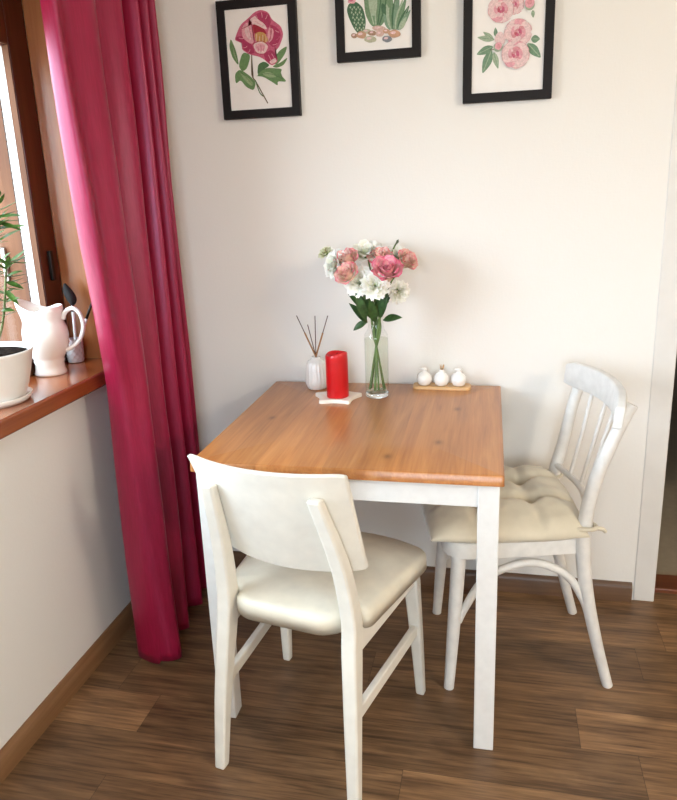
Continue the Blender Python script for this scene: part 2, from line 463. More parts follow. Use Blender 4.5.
# ---- window in the left wall
win = struct_empty('window_1', (0, 0, SZ))
def W(name, bm, m, parent=win, **k):
    bmesh.ops.translate(bm, verts=bm.verts, vec=(0, 0, -SZ) if parent is win else (0, 0, 0))
    return obj(name, bm, m, parent, **k)
W('window_sill', bx(-.36, .07, WY0 - .06, WY1 + .045, SZ - .045, SZ), M['sill_wood'], bevel=.006)
def splayed(s, y):
    a = s * (.0 - FX) * math.tan(R(10)); bm = BM()
    loft(bm, [[(FX, y, z), (0, y + a, z), (0, y + a + s * .02, z), (FX, y + s * .02, z)] for z in (SZ, 2.06)])
    return bm
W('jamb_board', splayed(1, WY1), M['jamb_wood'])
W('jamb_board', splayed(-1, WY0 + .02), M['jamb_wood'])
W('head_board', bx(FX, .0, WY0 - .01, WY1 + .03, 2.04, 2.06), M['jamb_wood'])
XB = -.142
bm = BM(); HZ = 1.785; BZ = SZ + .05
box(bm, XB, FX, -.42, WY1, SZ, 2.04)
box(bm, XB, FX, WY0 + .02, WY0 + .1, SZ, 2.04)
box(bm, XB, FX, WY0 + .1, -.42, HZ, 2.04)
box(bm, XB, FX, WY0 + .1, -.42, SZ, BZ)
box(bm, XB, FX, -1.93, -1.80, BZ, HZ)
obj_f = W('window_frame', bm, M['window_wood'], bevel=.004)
W('lit_frame_edge', bx(-.1418, FX - .003, -.4232, -.4202, SZ + .002, HZ - .001), M['outer_wood'])  # thin strip painting daylight onto the frame's inner edge as lighter wood
bm = BM()
box(bm, -.168, XB, -.424, -.34, SZ + .001, 2.04); box(bm, -.168, XB, WY0 + .02, WY0 + .104, SZ + .001, 2.04)
box(bm, -.168, XB, WY0 + .104, -.424, HZ - .004, 2.04)
W('seal_strip', bm, M['seal'])
bm = BM(); z = BZ + .01
while z < HZ - .02:
    box(bm, -.1715, -.168, -.4245, -.42, z, z + .016); z += .021
W('gasket', bm, M['gasket'])
bm = BM()
box(bm, -.56, -.1715, -.424, WY1 + .02, SZ + .001, 2.06); box(bm, -.56, -.1715, WY0, WY0 + .1, SZ + .001, 2.06)
obj_o = W('outer_jamb', bm, M['outer_wood'])
W('glass_pane', bx(-.206, -.202, -1.86, -.424, BZ - .04, HZ + .04), M['pane'])
W('glass_pane', bx(-.206, -.202, WY0 + .1, -1.86, BZ - .04, HZ + .04), M['pane'])
bm = BM(); box(bm, -.225, -.19, -1.93, -1.80, BZ - .05, HZ + .05); box(bm, -.225, -.1715, WY0 + .1, -.424, HZ + .001, 2.06)
box(bm, -.225, -.1715, WY0 + .1, -.424, SZ + .001, BZ - .01)
W('window_sash', bm, M['window_wood'])
hb = W('hinge', bx(FX, FX + .012, -.388, -.374, 1.145, 1.232), M['metal_dark'], bevel=.002)
hb.parent = obj_f
hb = W('hinge', bx(-.240, -.226, -.434, -.424, 1.15, 1.247), M['metal_grey'], bevel=.002)

hb.parent = obj_o
# ------------------------------------------------------------------ curtain
def build_curtain():
    top = [(.104, -.545), (.119, -.580), (.160, -.582), (.140, -.525), (.172, -.455), (.128, -.375), (.166, -.305), (.078, -.262), (.172, -.228),
           (.078, -.188), (.168, -.155), (.075, -.12), (.156, -.088), (.110, -.045)]
    bot = [(.105, -.54), (.124, -.568), (.19, -.590), (.248, -.583), (.260, -.548), (.17, -.47), (.225, -.41), (.11, -.34), (.212, -.28),
           (.09, -.215), (.205, -.178), (.08, -.115), (.168, -.08), (.118, -.045)]
    Ht = 2.36; Hb = .006; nz = 70
    bm = BM(); cols = []
    for k in range(nz + 1):
        z = Hb + (Ht - Hb) * k / nz
        w = max(0, 1 - z / 2.0) ** 1.25
        ctl = [(t[0] * (1 - w) + b[0] * w, t[1] * (1 - w) + b[1] * w, 0) for t, b in zip(top, bot)]
        tab = ((0, 0), (.3, 0), (.875, .022), (1.25, -.010), (1.83, -.036), (2.4, -.055))
        for (z0, d0), (z1, d1) in zip(tab, tab[1:]):
            if z0 <= z <= z1: dy = d0 + (d1 - d0) * (z - z0) / (z1 - z0)
        ctl = [(c[0], c[1] + dy * max(0, 1 - max(0, i - 2) / 4), 0) for i, c in enumerate(ctl)]
        P = catmull(ctl, 9)
        row = []
        for i, p in enumerate(P):
            nz1 = noise.noise(Vector((i * .08, z * 2.2, 3.1))) * .006
            lift = .012 * (1 - k / nz) ** 8 * (1 if i > 20 else 0)
            row.append(Vector((p.x + nz1, p.y + nz1 * .4, z + (lift if k < 6 else 0))))
        cols.append(row)
    V = [[bm.verts.new(p) for p in r] for r in cols]
    for a, b in zip(V, V[1:]):
        for i in range(len(a) - 1): bm.faces.new((a[i], a[i + 1], b[i + 1], b[i]))
    o = obj('curtain', bm, M['curtain'], smooth=True)
    s = o.modifiers.new('thick', 'SOLIDIFY'); s.thickness = .0025
    tag(o, 'long crimson satin curtain hanging beside the window down to the floor', 'curtain')
build_curtain()

# ------------------------------------------------------------------ dining table
TC = (.8257, -.3990); TROT = .0094
def build_table():
    t = thing('dining_table', 'square dining table with orange-brown pine top and white legs', 'table', (*TC, 0), TROT)
    h = .372; hx, hy = .3755, .3695
    o = round_poly([(-hx, -hy), (hx, -hy), (hx, hy), (-hx, hy)], .007, 5)
    bm = BM(); slab(bm, o, .724, .75, .005, 0, 3, 2)
    obj('tabletop', bm, M['table'], t, autosmooth=50)
    w = .049; ex, ey = hx - .010, hy - .010
    for sx in (-1, 1):
        for sy in (-1, 1):
            x0, x1 = sorted((sx * ex, sx * (ex - w))); y0, y1 = sorted((sy * ey, sy * (ey - w)))
            obj('leg', bx(x0, x1, y0, y1, 0, .724), M['white_table'], t, bevel=.003)
    k = .006; th = .02
    for sy in (-1, 1):
        y0, y1 = sorted((sy * (ey - k), sy * (ey - k - th)))
        obj('apron', bx(-ex + w, ex - w, y0, y1, .664, .724), M['white_table'], t, bevel=.0015)
        y0, y1 = sorted((sy * (ex - k), sy * (ex - k - th)))
        obj('apron', bx(y0, y1, -ey + w, ey - w, .664, .724), M['white_table'], t, bevel=.0015)
build_table()

# ------------------------------------------------------------------ chair in front (seen from behind)
def build_chair_a():
    t = thing('dining_chair', 'cream-white chair with wide curved back panel and padded seat, in front of the table', 'chair', (.747, -.742, 0), R(-11))
    m = M['chair_cream']
    # seat
    o = round_poly([(-.10, -.174, .08), (.10, -.174, .08), (.138, -.150, .03), (.142, -.122, .004), (.192, -.112, .02), (.243, .215, .05), (.12, .262, .12), (-.12, .262, .12), (-.243, .215, .05), (-.192, -.112, .02), (-.142, -.122, .004), (-.138, -.150, .03)], .02, 6)
    bm = BM(); slab(bm, o, .416, .462, .021, .007, 5, 9, lambda p: -.006 * (p.y / .2) ** 2 + .004 * noise.noise(Vector((p.x * 9, p.y * 9, 1.3))))
    obj('seat', bm, M['vinyl'], t, smooth=True)
    # seat frame rails
    for s in (-1, 1):
        bm = BM()
        rings = []
        for (x, y) in ((s * .166, -.13), (s * .197, .185)):
            rings.append([(x - .011, y, .362), (x + .011, y, .362), (x + .011, y, .416), (x - .011, y, .416)])
        loft(bm, rings); obj('seat_rail', bm, m, t, bevel=.003)
    obj('seat_rail', bx(-.18, .18, .178, .20, .362, .416), m, t, bevel=.003)
    for s in (-1, 1):
        bm = BM()
        bar(bm, [(s * .179 + .005, -.217, 0), (s * .173 + .002, -.190, .18), (s * .164, -.155, .37), (s * .161, -.146, .46), (s * .150 - .004, -.165, .60), (s * .129 - .010, -.216, .766)],
            [(.028, .028), (.033, .036), (.036, .048), (.036, .046), (.034, .038), (.031, .026)], 5)
        obj('leg', bm, m, t, bevel=.006)
        bm = BM()
        bar(bm, [(s * .211, .212, 0), (s * .203, .2, .2), (s * .193, .184, .415)], [(.024, .024), (.032, .03), (.042, .036)], 4)
        obj('leg', bm, m, t, bevel=.006)
        bm = BM(); rings = []
        for (x, y, z) in ((s * .172, -.185, .218), (s * .202, .19, .218)):
            rings.append([(x - .009, y, z - .016), (x + .009, y, z - .016), (x + .009, y, z + .016), (x - .009, y, z + .016)])
        loft(bm, rings); obj('stretcher', bm, m, t, bevel=.004)
    # curved back panel
    bm = BM(); nu, nv = 28, 10; th = .0075
    def P(u, v, s):
        a = 2 * u - 1
        hw = .179 + .014 * v
        # rounded corners
        z = .557 + .262 * v
        x = a * hw + .008 - .022 * v
        e = abs(a)
        if e > .86:
            k = (e - .86) / .14
            z = z + (-(1 if v > .5 else -1)) * abs(2 * v - 1) ** 6 * .004 * k ** 2
        yc = -.150 - .081 * v
        y = yc + (.050 - .004 * v) * a * a + s * th
        return Vector((x, y, z))
    rings = []
    F = [[bm.verts.new(P(i / nu, j / nv, 1)) for i in range(nu + 1)] for j in range(nv + 1)]
    B = [[bm.verts.new(P(i / nu, j / nv, -1)) for i in range(nu + 1)] for j in range(nv + 1)]
    for j in range(nv):
        for i in range(nu):
            bm.faces.new((F[j][i], F[j][i + 1], F[j + 1][i + 1], F[j + 1][i])); bm.faces.new((B[j][i], B[j + 1][i], B[j + 1][i + 1], B[j][i + 1]))
    for i in range(nu):
        bm.faces.new((F[0][i], B[0][i], B[0][i + 1], F[0][i + 1])); bm.faces.new((F[nv][i], F[nv][i + 1], B[nv][i + 1], B[nv][i]))
    for j in range(nv):
        bm.faces.new((F[j][0], F[j + 1][0], B[j + 1][0], B[j][0])); bm.faces.new((F[j][nu], B[j][nu], B[j + 1][nu], F[j + 1][nu]))
    obj('backrest', bm, m, t, bevel=.004)
build_chair_a()

# ------------------------------------------------------------------ bentwood chair by the wall
BC = (1.25, -.32); BR_ = R(100)
def build_chair_b():
    t = thing('bentwood_chair', 'white bentwood chair with spindle back, at the right side of the table', 'chair', (*BC, 0), BR_)
    m = M['chair_grey']
    o = round_poly([(-.172, -.172, .06), (.172, -.172, .06), (.207, .232, .085), (-.207, .232, .085)], .05, 8)
    bm = BM(); slab(bm, o, .414, .460, .012, 0, 4, 3)
    obj('seat', bm, m, t, autosmooth=50)
    for s in (-1, 1):
        bm = BM()
        tube(bm, [(s * .177, -.230, 0), (s * .175, -.192, .14), (s * .174, -.156, .30), (s * .172, -.140, .45), (s * .169, -.163 - .006 * s, .60), (s * .166, -.200 + .005 * s, .74), (s * .166, -.234 + .009 * s, .832 + .006 * s)],
             [.0145, .016, .0185, .0195, .018, .0165, .015], n=14)
        obj('leg', bm, m, t, autosmooth=50)
        bm = BM()
        tube(bm, [(s * .168, .188, .418), (s * .174, .200, .22), (s * .183, .215, 0)], [.0205, .0185, .0145], n=14)
        obj('leg', bm, m, t, autosmooth=50)
        bm = BM()
        tube(bm, [(s * .172, .186, .205), (s * .172, .168, .255), (s * .171, .11, .345), (s * .17, .0, .386), (s * .171, -.095, .352), (s * .173, -.145, .280), (s * .174, -.166, .215)],
             [.0075, .011, .0115, .0115, .0115, .011, .0085], n=12, sub=8)
        obj('arch_brace', bm, m, t, autosmooth=50)
    # crest rail
    bm = BM(); nu = 30; rings = []
    for i in range(nu + 1):
        a = 2 * i / nu - 1; x = a * .193
        y = -.240 + .050 * a * a + .065 * x
        e = abs(a); hh = .037 * (1 - .22 * max(0, (e - .8) / .2) ** 2); zc = .816 - .008 * e * e + .045 * x
        th = .0125
        d = Vector((1, .065 + .100 * a / .193, 0)); d.normalize()
        nrm = Vector((-d.y, d.x, 0)); lean = .10
        ring = []
        for (p, q) in ((-1, -.85), (-.75, -1), (.75, -1), (1, -.85), (1, .85), (.75, 1), (-.75, 1), (-1, .85)):
            ring.append(Vector((x, y, zc)) + nrm * (p * th) + Vector((0, -lean * q * hh, q * hh)))
        rings.append(ring)
    loft(bm, rings)
    obj('crest_rail', bm, m, t, bevel=.003)
    bm = BM(); tube(bm, [(-.166, -.150, .53), (0, -.176, .53), (.166, -.150, .53)], .012, n=12, flat=.8)
    obj('back_rail', bm, m, t, autosmooth=50)
    for x in (-.078, 0, .078):
        yy = -.176 + .02 * (x / .12) ** 2
        obj('spindle', tb([(x, yy, .528), (x * 1.02, yy - .03, .66), (x * 1.05, -.236 + .01 * (x / .08) ** 2 + .065 * x, .79)], .0062, n=10), m, t, autosmooth=50)
build_chair_b()

def build_cushion():
    t = thing('seat_cushion', 'cream tufted cushion tied onto the bentwood chair seat', 'cushion', (*BC, .460), BR_)
    bm = BM(); n = 64
    tufts = [(.32, .36), (-.32, .36), (.32, -.36), (-.32, -.36)]
    def shape(u, v):
        # square -> soft square with pinched corners
        k = 1 + .01 * (u * u * v * v)
        x = u * .212 * (1 - .05 * (1 - v) / 2) * (1 + .05 * (1 - u * u) * 0) * k
        y = .060 + v * .205 * k
        x += .012 * math.cos(v * PI / 2) * (1 if u > 0 else -1) * abs(u) ** 3
        y += .012 * math.cos(u * PI / 2) * (1 if v > 0 else -1) * abs(v) ** 3
        return x, y
    def hgt(u, v):
        a = max(0, 1 - abs(u) ** 4.5) ** .55; b = max(0, 1 - abs(v) ** 4.5) ** .55
        h = .062 * a * b
        for tu, tv in tufts:
            d2 = (u - tu) ** 2 + (v - tv) ** 2
            h -= .024 * math.exp(-d2 / .018) * a * b
        def seg(ax, ay, bx_, by, wd, dep):
            px, py = u - ax, v - ay; dx, dy = bx_ - ax, by - ay
            tt = max(0, min(1, (px * dx + py * dy) / (dx * dx + dy * dy)))
            d2 = (px - dx * tt) ** 2 + (py - dy * tt) ** 2
            return dep * math.exp(-d2 / wd)
        for s in ((.32, .36, -.32, .36), (.32, -.36, -.32, -.36), (.32, .36, .32, -.36), (-.32, .36, -.32, -.36)):
            h -= seg(*s, .010, .014) * a * b
        for tu, tv in tufts:
            h -= seg(tu, tv, tu * 1.15, 1.0 if tv > 0 else -1.0, .006, .013) * a * b
            h -= seg(tu, tv, 1.0 if tu > 0 else -1.0, tv * 1.15, .006, .013) * a * b
        h += .0055 * noise.noise(Vector((u * 3.1, v * 3.1, .4))) * a * b + .003 * noise.noise(Vector((u * 9, v * 9, 2.4))) * a * b
        h += .018 * max(0, -v) * a * b          # plumper towards the back
        return h
    T = []; Bt = []
    for j in range(n + 1):
        r1 = []; r2 = []
        for i in range(n + 1):
            u = 2 * i / n - 1; v = 2 * j / n - 1
            u2 = math.sin(u * PI / 2) * .35 + u * .65; v2 = math.sin(v * PI / 2) * .35 + v * .65
            x, y = shape(u2, v2); h = hgt(u2, v2)
            # keep clear of the back posts
            edge = max(abs(u), abs(v)) >= 1 - 1e-6
            sag = 0
            r1.append(bm.verts.new((x, y, .016 + h)))
            if edge: r2.append(r1[-1])
            else:
                e = (1 - abs(u2) ** 6) * (1 - abs(v2) ** 6)
                r2.append(bm.verts.new((x * .985, .060 + (y - .060) * .985, .016 - .0145 * min(1, e * 3))))
        T.append(r1); Bt.append(r2)
    for j in range(n):
        for i in range(n):
            bm.faces.new((T[j][i], T[j][i + 1], T[j + 1][i + 1], T[j + 1][i]))
            q = [Bt[j][i], Bt[j + 1][i], Bt[j + 1][i + 1], Bt[j][i + 1]]
            try: bm.faces.new(q)
            except ValueError: pass
    pd = obj('pad', bm, M['cushion'], t, smooth=True)
    for s in (-1, 1):
        pts = [(s * .185, -.10, .03), (s * .196, -.125, .036), (s * .199, -.15, .036), (s * .185, -.168, .034), (s * .165, -.166, .034), (s * .15, -.145, .032), (s * .152, -.12, .030), (s * .17, -.10, .028)]
        bm = BM(); tube(bm, pts, .006, n=8)
        tube(bm, [(s * .185, -.165, .034), (s * .187, -.183, .031), (s * .186, -.192, .022)], [.006, .006, .005], n=8)
        obj('tie', bm, M['cushion'], pd, smooth=True)
build_cushion()

# ------------------------------------------------------------------ framed pictures
FW, FH, FB = .2502, .338, .0255
PW, PH = FW - 2 * FB, FH - 2 * FB
PINKS = {'deep': (.42, .030, .110), 'mid': (.60, .12, .22), 'light': (.78, .38, .44), 'pale': (.83, .60, .61), 'red': (.36, .012, .035),
         'gold': (.58, .33, .10), 'leafd': (.07, .17, .06), 'leafm': (.14, .27, .10), 'leafl': (.30, .42, .22), 'stem': (.17, .12, .06),
         'cactd': (.06, .15, .075), 'cactm': (.17, .29, .16), 'cactl': (.40, .50, .36), 'aloe': (.20, .33, .22),
         'st1': (.58, .34, .22), 'st2': (.40, .25, .17), 'st3': (.22, .24, .28), 'st4': (.50, .50, .36), 'st5': (.66, .46, .40),
         'blush': (.84, .62, .62), 'rose': (.70, .30, .34), 'rosed': (.50, .09, .13), 'gleaf': (.17, .30, .19), 'gleafl': (.36, .46, .33)}
PM = {k: plain('ink_' + k, c, .65, .14, 220) for k, c in PINKS.items()}
class Art:
    """paints flat shapes on a sheet; x, y in metres from the sheet's centre"""
    def __init__(s): s.bm = BM(); s.k = 0; s.mats = [M['paper']]; s.idx = {}
    def mi(s, c):
        if c not in s.idx: s.idx[c] = len(s.mats); s.mats.append(PM[c])
        return s.idx[c]
    def poly(s, pts, c, sm=True, dz=None):
        s.k += 1; d = -.0006 - s.k * .00003
        P = [Vector((x, y, 0)) for x, y in pts]
        if sm and len(P) > 3:
            cc = sum(P, Vector()) / len(P); P = [cc + (p - cc) * 1.06 for p in P]
            for _ in range(2):
                P = [q for i in range(len(P)) for q in (P[i] * .8 + P[(i + 1) % len(P)] * .2, P[i] * .2 + P[(i + 1) % len(P)] * .8)]
        vs = [s.bm.verts.new((p.x, d, p.y)) for p in P]
        f = s.bm.faces.new(vs); f.material_index = s.mi(c)
        bmesh.ops.triangulate(s.bm, faces=[f])
    def line(s, pts, w, c):
        P = [Vector((x, y, 0)) for x, y in pts]; P = catmull(P, 5) if len(P) > 2 else P
        L = []; Rr = []
        for i, p in enumerate(P):
            d = (P[min(i + 1, len(P) - 1)] - P[max(i - 1, 0)]).normalized(); n = Vector((-d.y, d.x, 0)) * w / 2
            L.append((p + n)); Rr.append((p - n))
        s.poly([(q.x, q.y) for q in L + Rr[::-1]], c, False)
    def ell(s, x, y, rx, ry, c, rot=0, wob=.0, seed=0):
        r = random.Random(seed); pts = []
        for k in range(12):
            a = 2 * PI * k / 12; q = 1 + wob * (r.random() - .5)
            px, py = rx * math.cos(a) * q, ry * math.sin(a) * q
            pts.append((x + px * math.cos(rot) - py * math.sin(rot), y + px * math.sin(rot) + py * math.cos(rot)))
        s.poly(pts, c)
    def leaf(s, a, b, w, c, vein=None):
        ax, ay = a; bx_, by = b; dx, dy = bx_ - ax, by - ay; L = math.hypot(dx, dy); nx, ny = -dy / L, dx / L
        pts = [(ax, ay)] + [(ax + dx * t + nx * w * q, ay + dy * t + ny * w * q) for t, q in ((.25, .42), (.5, .5), (.78, .28))] + [(bx_, by)] + \
              [(ax + dx * t - nx * w * q, ay + dy * t - ny * w * q) for t, q in ((.78, .28), (.5, .5), (.25, .42))]
        s.poly(pts, c)
        if vein: s.line([(ax + dx * .05, ay + dy * .05), (ax + dx * .9, ay + dy * .9)], w * .09, vein)

def picture(x0, zb, art, label):
    t = thing('framed_picture', label, 'picture', (x0 + FW / 2, -.0005, zb + FH / 2), 0, 'black-framed botanical pictures')
    bm = BM(); a, b = FW / 2, FH / 2; c, d = PW / 2, PH / 2
    th = .022
    outer = [(-a, -b), (a, -b), (a, b), (-a, b)]; inner = [(-c, -d), (c, -d), (c, d), (-c, d)]
    def ring(pts, y): return [bm.verts.new((p[0], y, p[1])) for p in pts]
    of, ob = ring(outer, -th), ring(outer, 0); nf, nb = ring(inner, -th + .001), ring(inner, 0)
    for i in range(4):
        j = (i + 1) % 4
        bm.faces.new((of[i], of[j], nf[j], nf[i])); bm.faces.new((ob[i], ob[j], of[j], of[i]))
        bm.faces.new((nf[i], nf[j], nb[j], nb[i])); bm.faces.new((ob[i], nb[i], nb[j], ob[j]))
    obj('frame', bm, M['black'], t, bevel=.0015)
    box(art.bm, -c - .0, c, -.0004, .0, -d, d)
    bmesh.ops.translate(art.bm, verts=art.bm.verts, vec=(0, -.0145, 0))
    o = obj('print', art.bm, art.mats, t)
    bm = bx(-c, c, -.014, -.001, -d, d)
    obj('backing_board', bm, M['paper'], t)
    return t

# peony
A = Art()
def pz(x, y):   # sketch units (400 wide, 650 high sheet) to metres
    return ((x - 85 - .077 * (y - 65)) / 405 - .5) * PW, (.5 - (y - 65 + .091 * (x - 85)) / 652) * PH
def pp(pts, c, sm=True): A.poly([pz(*p) for p in pts], c, sm)
A.line([pz(265, 340), pz(268, 470), pz(300, 525), pz(375, 655)], .0035, 'stem')
A.line([pz(290, 505), pz(320, 585), pz(345, 610)], .003, 'leafd')
pp([(180, 415), (205, 330), (258, 345), (235, 430), (205, 450)], 'leafm')
pp([(128, 240), (165, 330), (182, 415), (140, 365), (118, 295)], 'leafm')
pp([(135, 270), (158, 335), (176, 400), (148, 350)], 'leafl')
pp([(158, 470), (190, 440), (250, 478), (292, 520), (278, 572), (230, 550), (195, 505), (165, 535)], 'leafm')
pp([(190, 462), (240, 490), (280, 530), (262, 545), (215, 500)], 'leafl')
pp([(305, 480), (330, 445), (370, 428), (420, 430), (462, 433), (448, 465), (495, 512), (432, 508), (438, 538), (395, 510), (345, 482)], 'leafm')
pp([(330, 465), (380, 450), (430, 480), (390, 490)], 'leafl')
pp([(305, 470), (308, 405), (345, 385), (385, 410), (330, 445)], 'leafd')
pp([(395, 390), (440, 320), (492, 285), (480, 335), (430, 405)], 'leafm')
pp([(400, 415), (455, 390), (498, 355), (475, 405), (430, 425)], 'leafm')
A.line([pz(300, 480), pz(380, 462), pz(470, 495)], .0012, 'leafd'); A.line([pz(190, 450), pz(280, 540)], .0012, 'leafd')
A.line([pz(130, 260), pz(178, 400)], .0012, 'leafd')
pp([(165, 235), (195, 160), (245, 120), (280, 85), (320, 70), (365, 85), (388, 130), (442, 165), (460, 218), (435, 290), (405, 320), (432, 372), (392, 405), (330, 352), (250, 335), (205, 305), (212, 270), (165, 252)], 'mid')
pp([(165, 235), (212, 225), (262, 275), (285, 330), (250, 335), (205, 305), (212, 270), (165, 252)], 'deep')
pp([(200, 180), (225, 145), (255, 145), (275, 205), (280, 262), (255, 272), (205, 235)], 'light')
pp([(215, 190), (240, 160), (258, 200), (262, 250), (235, 235)], 'pale')
pp([(290, 90), (330, 75), (370, 90), (385, 135), (370, 175), (330, 150), (290, 130)], 'deep')
pp([(250, 125), (285, 100), (300, 120), (345, 150), (362, 185), (310, 165), (262, 150)], 'pale')
pp([(382, 155), (420, 170), (450, 205), (440, 260), (405, 295), (372, 265), (388, 210)], 'deep')
pp([(375, 170), (405, 185), (400, 240), (372, 270), (365, 220)], 'light')
pp([(268, 150), (312, 165), (352, 190), (366, 250), (330, 235), (285, 220)], 'red')
pp([(285, 212), (310, 200), (345, 205), (372, 250), (350, 268), (290, 258)], 'gold')
for k in range(7): A.line([pz(292 + k * 11, 262), pz(296 + k * 10, 212 + (k % 3) * 7)], .0012, 'red' if k % 2 else 'pale')
pp([(272, 278), (325, 258), (372, 285), (350, 335), (300, 332)], 'pale')
pp([(285, 285), (325, 268), (355, 290), (335, 320), (300, 315)], 'light')
pp([(345, 335), (395, 310), (430, 360), (425, 385), (392, 405), (355, 375)], 'deep')
pp([(380, 385), (420, 360), (428, 385), (395, 402)], 'pale')
for a, b, c in [((215, 240), (180, 238), 'light'), ((235, 290), (212, 300), 'light'), ((255, 310), (240, 330), 'light'), ((415, 190), (440, 200), 'light'), ((420, 250), (445, 225), 'mid'), ((400, 280), (430, 270), 'light'),
                ((330, 110), (325, 78), 'light'), ((350, 120), (362, 92), 'light'), ((300, 112), (290, 95), 'light'), ((230, 175), (250, 235), 'light'), ((245, 170), (262, 240), 'mid'), ((305, 290), (308, 322), 'mid'), ((325, 280), (325, 325), 'mid'),
                ((345, 285), (340, 320), 'mid'), ((375, 345), (400, 395), 'light'), ((395, 335), (418, 375), 'light'), ((280, 130), (340, 160), 'light'), ((385, 190), (385, 250), 'mid')]:
    A.line([pz(*a), pz((a[0] + b[0]) / 2 + 2, (a[1] + b[1]) / 2 + 3), pz(*b)], .0016, c)
for q in [[(262, 150), (275, 205), (280, 262), (272, 280)], [(385, 155), (390, 210), (372, 268)], [(245, 120), (262, 150), (200, 180)], [(270, 280), (300, 262), (340, 258), (372, 286)], [(285, 330), (330, 340), (350, 335)]]:
    A.line([pz(*p) for p in q], .0015, 'red')
picture(.3248, 1.5995, A, 'black-framed print of a single crimson peony with leaves, nearest the curtain')

# cacti
A = Art()
def pc(x, y): return ((x - 92 - .042 * y) / 475 - .5) * PW, -PH / 2 + (380 - .095 * (x - 108) - y) / 2660
A.poly([pc(*p) for p in [(240, -10), (225, -90), (265, -170), (330, -195), (395, -165), (425, -80), (415, 20), (400, 100), (370, 165), (325, 192), (285, 165), (250, 95)]], 'cactm')
for q in (.15, .4, .65, .88):
    A.line([pc(240 + 180 * q, -120), pc(250 + 155 * q, 30), pc(300 + 55 * q, 175)], .0035, 'cactd' if q > .5 else 'cactl')
A.ell(*pc(300, 20), .012, .035, 'cactl'); A.ell(*pc(385, 90), .008, .025, 'cactd', .3)
A.poly([pc(*p) for p in [(118, 75), (132, 32), (180, 18), (228, 60), (250, 150), (240, 218), (200, 240), (165, 195), (132, 125)]], 'cactd')
for q in range(6):
    for r_ in range(5): A.ell(*pc(140 + q * 14 + r_ * 10, 55 + r_ * 36 + (q % 2) * 14), .0022, .003, 'cactl')
A.ell(*pc(150, 5), .012, .009, 'light', 0, .3, 3); A.ell(*pc(146, -2), .007, .006, 'mid', 0, .3, 4)
for i, (tx, ty) in enumerate([(375, 95), (395, 30), (425, -45), (455, -20), (478, -70), (505, 0), (532, -25), (552, 40), (562, 70), (535, 120)]):
    A.leaf(pc(425 + i * 7, 215), pc(tx, ty), .015, ('aloe', 'cactl', 'cactm', 'cactd')[i % 4], 'cactl' if i % 2 else 'aloe')
for i, (x, y, rx, ry, c) in enumerate([(345, 203, 46, 18, 'st5'), (260, 225, 30, 16, 'st4'), (172, 256, 23, 16, 'st2'), (222, 250, 36, 23, 'st1'), (300, 236, 30, 17, 'st2'), (352, 240, 30, 18, 'st5'), (285, 280, 42, 22, 'st4'), (405, 278, 36, 21, 'st3'), (398, 222, 24, 15, 'st1'), (455, 240, 44, 25, 'st1')]):
    A.ell(*pc(x, y), rx / 2420, ry / 2420, c, -.15, .2, i)
    A.ell(*pc(x - rx * .2, y - ry * .3), rx / 5600, ry / 6500, 'pale', 0, .3, i + 9)
picture(.6955, 1.741, A, 'black-framed print of cacti and pebbles, hung higher between the two flower prints')

# pink roses
A = Art()
def pr(x, y): return ((x - 80 + .01 * y) / 490 - .5) * PW, -PH / 2 + (635 - .0625 * (x - 80) - y) / 2590
for a, b, w, c in [((232, 262), (112, 245), .016, 'gleafl'), ((225, 262), (152, 208), .013, 'gleafl'), ((240, 245), (236, 180), .011, 'gleaf'), ((222, 308), (108, 362), .021, 'gleaf'), ((212, 330), (150, 492), .025, 'gleaf'), ((225, 345), (258, 462), .016, 'gleafl'),
                   ((455, 290), (546, 388), .024, 'gleaf'), ((478, 262), (538, 262), .02, 'gleaf'), ((485, 70), (490, 122), .01, 'gleafl'), ((350, -60), (440, -150), .02, 'gleaf'), ((240, -10), (150, -90), .022, 'gleaf'), ((470, -10), (545, -80), .016, 'gleafl')]:
    A.leaf(pr(*a), pr(*b), w, c, 'gleafl' if c == 'gleaf' else 'gleaf')
A.line([pr(255, 315), pr(225, 330), pr(200, 330)], .002, 'stem')
def rose_art(x, y, r, seed):
    q = random.Random(seed)
    for k in range(9):
        a = 2 * PI * k / 9 + q.random() * .4; d = r * .58
        A.ell(*pr(x + d * math.cos(a), y + d * math.sin(a)), r * .46 / 2403, r * .36 / 2403, ('blush', 'pale', 'blush', 'light')[k % 4], -a + PI / 2, .35, seed * 20 + k)
        A.line([pr(x + r * .95 * math.cos(a + d2), y + r * .95 * math.sin(a + d2)) for d2 in (-.3, 0, .3)], .0011, 'rose')
    A.ell(*pr(x, y), r * .6 / 2403, r * .55 / 2403, 'pale', 0, .25, seed)
    for k in range(8):
        a = 2 * PI * k / 8 + q.random(); d = r * .34
        A.ell(*pr(x + d * math.cos(a), y + d * math.sin(a)), r * .27 / 2403, r * .17 / 2403, ('rose', 'light', 'pale')[k % 3], -a + PI / 2, .3, seed * 31 + k)
    for k in range(6):
        a = 2 * PI * k / 6 + q.random(); d = r * .16
        A.ell(*pr(x + d * math.cos(a), y + d * math.sin(a)), r * .17 / 2403, r * .10 / 2403, ('rosed', 'rose', 'mid')[k % 3], -a + PI / 2, .3, seed * 17 + k)
rose_art(360, 30, 70, 5); rose_art(272, 62, 92, 1); rose_art(300, -80, 85, 8)
A.ell(*pr(270, 255), .014, .018, 'blush', .3, .3, 4)
rose_art(390, 218, 96, 2); rose_art(375, 365, 98, 3)
A.ell(*pr(255, 315), .0125, .012, 'gleafl'); A.ell(*pr(258, 308), .010, .010, 'light', 0, .2, 7); A.ell(*pr(260, 310), .005, .006, 'rose')
A.ell(*pr(465, 40), .0125, .013, 'gleafl'); A.ell(*pr(463, 25), .012, .013, 'light', 0, .2, 6); A.ell(*pr(462, 18), .007, .007, 'rose', 0, .2, 5)
